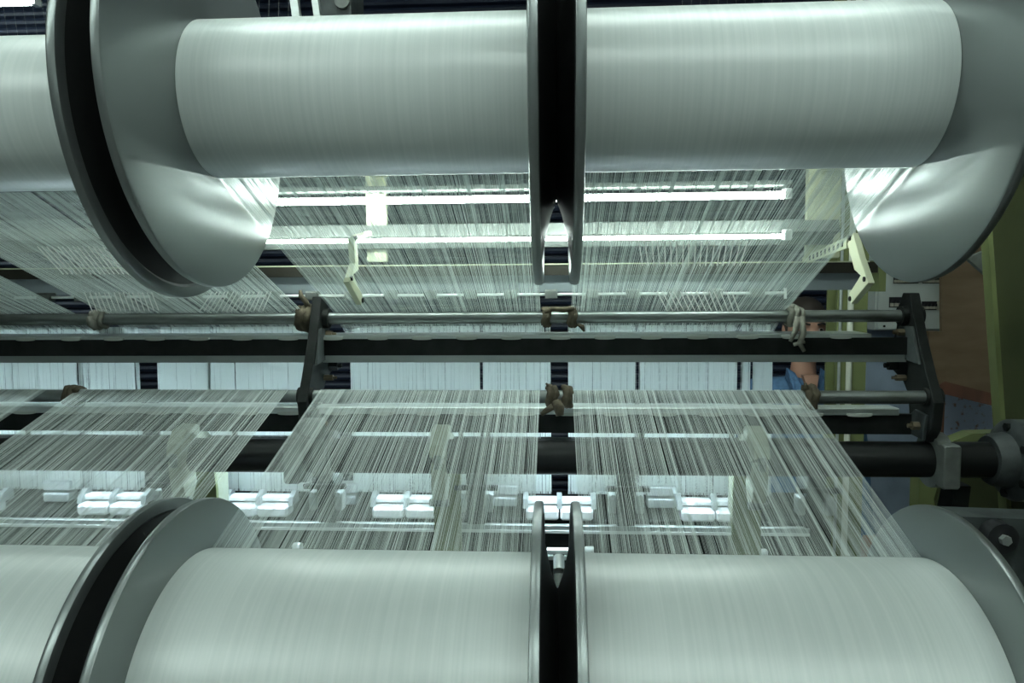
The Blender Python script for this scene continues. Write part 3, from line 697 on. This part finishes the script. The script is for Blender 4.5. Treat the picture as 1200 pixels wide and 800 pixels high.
m_ = M(); c = at(401, 1, 2.19); m_.tube([(c.x, 2.185, c.z), (c.x, 2.2, c.z)], .022, 24); m_.build('dial', 'cast_grey', t, True, 40)
m_ = M()
def stray(p, q, r): m_.tube([p+(p-q)*((4.2-H-p.z)/(p.z-q.z)), q], r, 4)
for i in range(5): stray(at(2+i*11.5, -4, 2.0), at(10+i*11.5, 46, 1.85), .0004)
for i in range(4): stray(at(304+i*11.5, -6, 2.0), at(303+i*11.5, 32, 1.9), .0004)
for i in range(12): stray(at(800+i*10.5, -6, 2.0), at(799+i*10.5, 20, 1.9), .0003)
tag(m_.build('stray_yarns', 'cast_grey', None), 'thin single yarns climbing behind the upper beams', 'yarn', None, 'stuff')

# ------------------------------------------------------------------ operator
def person():
    px = at(944, 385, 2.98); X, Y = px.x, 2.98
    e = px.z                                 # eye height from camera eye
    t = thing('person', (X, Y, 0), 'person in a blue denim shirt standing behind the machine near the olive column', 'person')
    floor_z = -H
    eye = e
    chin = eye-.115; top = eye+.115; neck = chin-.02; sho = chin-.092
    hip = floor_z+(eye-floor_z)*.53
    knee = floor_z+(eye-floor_z)*.28
    J = [((0, 0, hip), (.145, .10)), ((0, .01, hip+.16), (.135, .10)), ((0, .015, hip+.33), (.155, .11)), ((0, .015, sho-.03), (.15, .10)), ((0, .02, sho+.012), (.058, .048)), ((0, .02, sho+.03), (.035, .035))]
    V = []; E = []; Rr = []
    for (p, r) in J: V.append(p); Rr.append(r)
    for i in range(5): E.append((i, i+1))
    for s in (-1, 1):
        b = len(V); V += [(s*.17, .015, sho-.035), (s*.225, .03, sho-.30), (s*.235, -.03, sho-.53), (s*.235, -.06, sho-.60), (s*.235, -.075, sho-.68)]
        Rr += [(.062, .062), (.047, .047), (.034, .034), (.028, .034), (.018, .032)]; E += [(3, b), (b, b+1), (b+1, b+2), (b+2, b+3), (b+3, b+4)]
        b = len(V); V += [(s*.09, 0, hip-.07), (s*.095, 0, knee), (s*.10, .015, floor_z+.09), (s*.10, -.03, floor_z+.045), (s*.10, -.14, floor_z+.035)]
        Rr += [(.085, .085), (.058, .058), (.042, .042), (.042, .045), (.035, .030)]; E += [(0, b), (b, b+1), (b+1, b+2), (b+2, b+3), (b+3, b+4)]
    me = bpy.data.meshes.new('body'); me.from_pydata([(v[0], v[1], v[2]+H) for v in V], E, []); me.update()
    o = bpy.data.objects.new('body', me); C.objects.link(o); o.parent = t
    sk = o.modifiers.new('skin', 'SKIN'); sk.use_smooth_shade = True
    for i, d in enumerate(me.skin_vertices[0].data): d.radius = Rr[i]
    me.skin_vertices[0].data[0].use_root = True
    sb = o.modifiers.new('sub', 'SUBSURF'); sb.levels = sb.render_levels = 2
    me.materials.append(MATS['denim'])
    def L(m): m.V = [v+Vector((X, Y, 0)) for v in m.V]; return m
    # neck and head as one mesh
    h = M(); n, q = 32, 24; V = []; F = []
    for i in range(q+1):
        u = i/q; zz = top+(chin-.0-top)*u; f = math.sin(PI*min(1, max(0.0, u*.86+.03)))**.55
        wx = .076*f*(1-.16*max(0, u-.55)/.45); wy = .098*f
        for k in range(n):
            a = 2*PI*k/n; xx = wx*math.sin(a); yy = -wy*math.cos(a)
            front = max(0, math.cos(a))
            if front > .2:
                ef = math.exp(-((u-.5)/.06)**2)*math.exp(-((abs(xx)-.032)/.016)**2); yy += .012*ef
                nf = math.exp(-((u-.64)/.09)**2)*math.exp(-(xx/.013)**2); yy -= .020*nf
                mf = math.exp(-((u-.80)/.03)**2)*math.exp(-(xx/.026)**2); yy -= .006*mf
                bf = math.exp(-((u-.42)/.035)**2)*math.exp(-((abs(xx)-.03)/.025)**2); yy -= .004*bf
            V.append((xx, yy+.005, zz))
    for i in range(q):
        for k in range(n): F.append((i*n+k, (i+1)*n+k, (i+1)*n+(k+1) % n, i*n+(k+1) % n))
    F += [tuple(reversed(range(n))), tuple(range(q*n, q*n+n))]
    h.add(V, F)
    h.tube([(0, .012, chin+.05), (0, .014, chin-.03), (0, .02, sho+.02), (0, .02, sho-.05)], [.046, .047, .052, .07], 20)
    hd = L(h).build('head', 'skin', t, True)
    for s in (-1, 1):
        er = M().ball((s*.078, .012, eye-.012), .010, .018, .032, 10, 8); L(er).build('ear', 'skin', hd, True)
        ey = M().ball((s*.032, -.0715, eye), .013, .012, .0075, 12, 8); L(ey).build('eye', 'eye_white', hd, True)
        ir = M().ball((s*.032, -.0815, eye), .006, .004, .0055, 10, 6); L(ir).build('iris', 'eye_dark', hd, True)
        br = M(); br.tube([(s*.014, -.094, eye+.021), (s*.034, -.092, eye+.026), (s*.052, -.080, eye+.019)], [.004, .005, .003], 6); L(br).build('eyebrow', 'hair', hd, True)
    mo = M(); mo.tube([(-.024, -.080, chin+.045), (0, -.090, chin+.047), (.024, -.080, chin+.045)], [.003, .006, .003], 6); L(mo).build('mouth', 'timber_red', hd, True)
    hr = M(); V = []; F = []; n, q = 28, 10
    for i in range(q+1):
        tt = PI*.50*i/q
        for k in range(n):
            a = 2*PI*k/n; dn = (1 if math.cos(a) < .35 else .52)
            t2 = tt*(1.25 if dn == 1 else .78)
            V.append((.084*math.sin(t2)*math.sin(a), -.104*math.sin(t2)*math.cos(a)+.010, eye+.02+.108*math.cos(t2)))
    for i in range(q):
        for k in range(n): F.append((i*n+k, (i+1)*n+k, (i+1)*n+(k+1) % n, i*n+(k+1) % n))
    hr.add(V, F); L(hr).build('hair', 'hair', t, True)
    # collar flaps and placket
    for s in (-1, 1):
        c = M(); V = [(s*.012, -.090, sho-.055), (s*.060, -.098, sho-.075), (s*.090, -.045, sho+.015), (s*.066, .02, sho+.045), (s*.050, -.035, sho+.030)]
        V = V+[(x, y-.006, z+.006) for x, y, z in V]
        F = [(0, 1, 2, 3, 4), (9, 8, 7, 6, 5)]+[(i, (i+1) % 5, 5+(i+1) % 5, 5+i) for i in range(5)]
        c.add(V, F); L(c).build('collar', 'denim', t)
    op = M(); V = [(-.030, -.075, sho+.03), (.030, -.075, sho+.03), (.0, -.124, sho-.08)]; V = V+[(x, y+.03, z) for x, y, z in V]
    op.add(V, [(0, 2, 1), (3, 4, 5), (0, 1, 4, 3), (1, 2, 5, 4), (2, 0, 3, 5)]); L(op).build('chest', 'skin', t)
    pl = M().box(-.016, .016, -.128, -.10, hip+.02, sho-.11, .004); L(pl).build('placket', 'denim', t)
    for s in (-1, 1):
        w_ = M().box(s*.235-.035, s*.235+.035, -.135, -.02, sho-.78, sho-.60, .02)
        hnd = M(); bx, by, bz = s*.235, -.075, sho-.66
        hnd.tube([(bx, by+.01, bz+.06), (bx, by, bz), (bx, by-.004, bz-.05)], [.026, .036, .032], 10)
        for k in range(4): hnd.tube([(bx, by-.028+.018*k, bz-.045), (bx-s*.006, by-.030+.018*k, bz-.085), (bx-s*.018, by-.030+.018*k, bz-.115-.006*(1-abs(k-1.5)))], [.0095, .009, .007], 8)
        hnd.tube([(bx-s*.01, by-.028, bz+.005), (bx-s*.022, by-.050, bz-.03), (bx-s*.026, by-.056, bz-.06)], [.011, .010, .008], 8)
        L(hnd).build('hand', 'skin', t, True)
    tr = M()
    for s in (-1, 1):
        tr.tube([(s*.07, 0, hip+.04), (s*.092, 0, hip-.10), (s*.096, 0, knee), (s*.10, .015, floor_z+.06)], [.125, .108, .078, .066], 16)
    L(tr).build('trousers', 'trousers', t, True)
    for s in (-1, 1):
        so = M(); so.tube([(s*.10, .06, floor_z+.045), (s*.10, -.02, floor_z+.048), (s*.10, -.12, floor_z+.038), (s*.10, -.19, floor_z+.03)], [.04, .048, .044, .024], 12); L(so).build('shoe', 'shoe', t, True)
person()
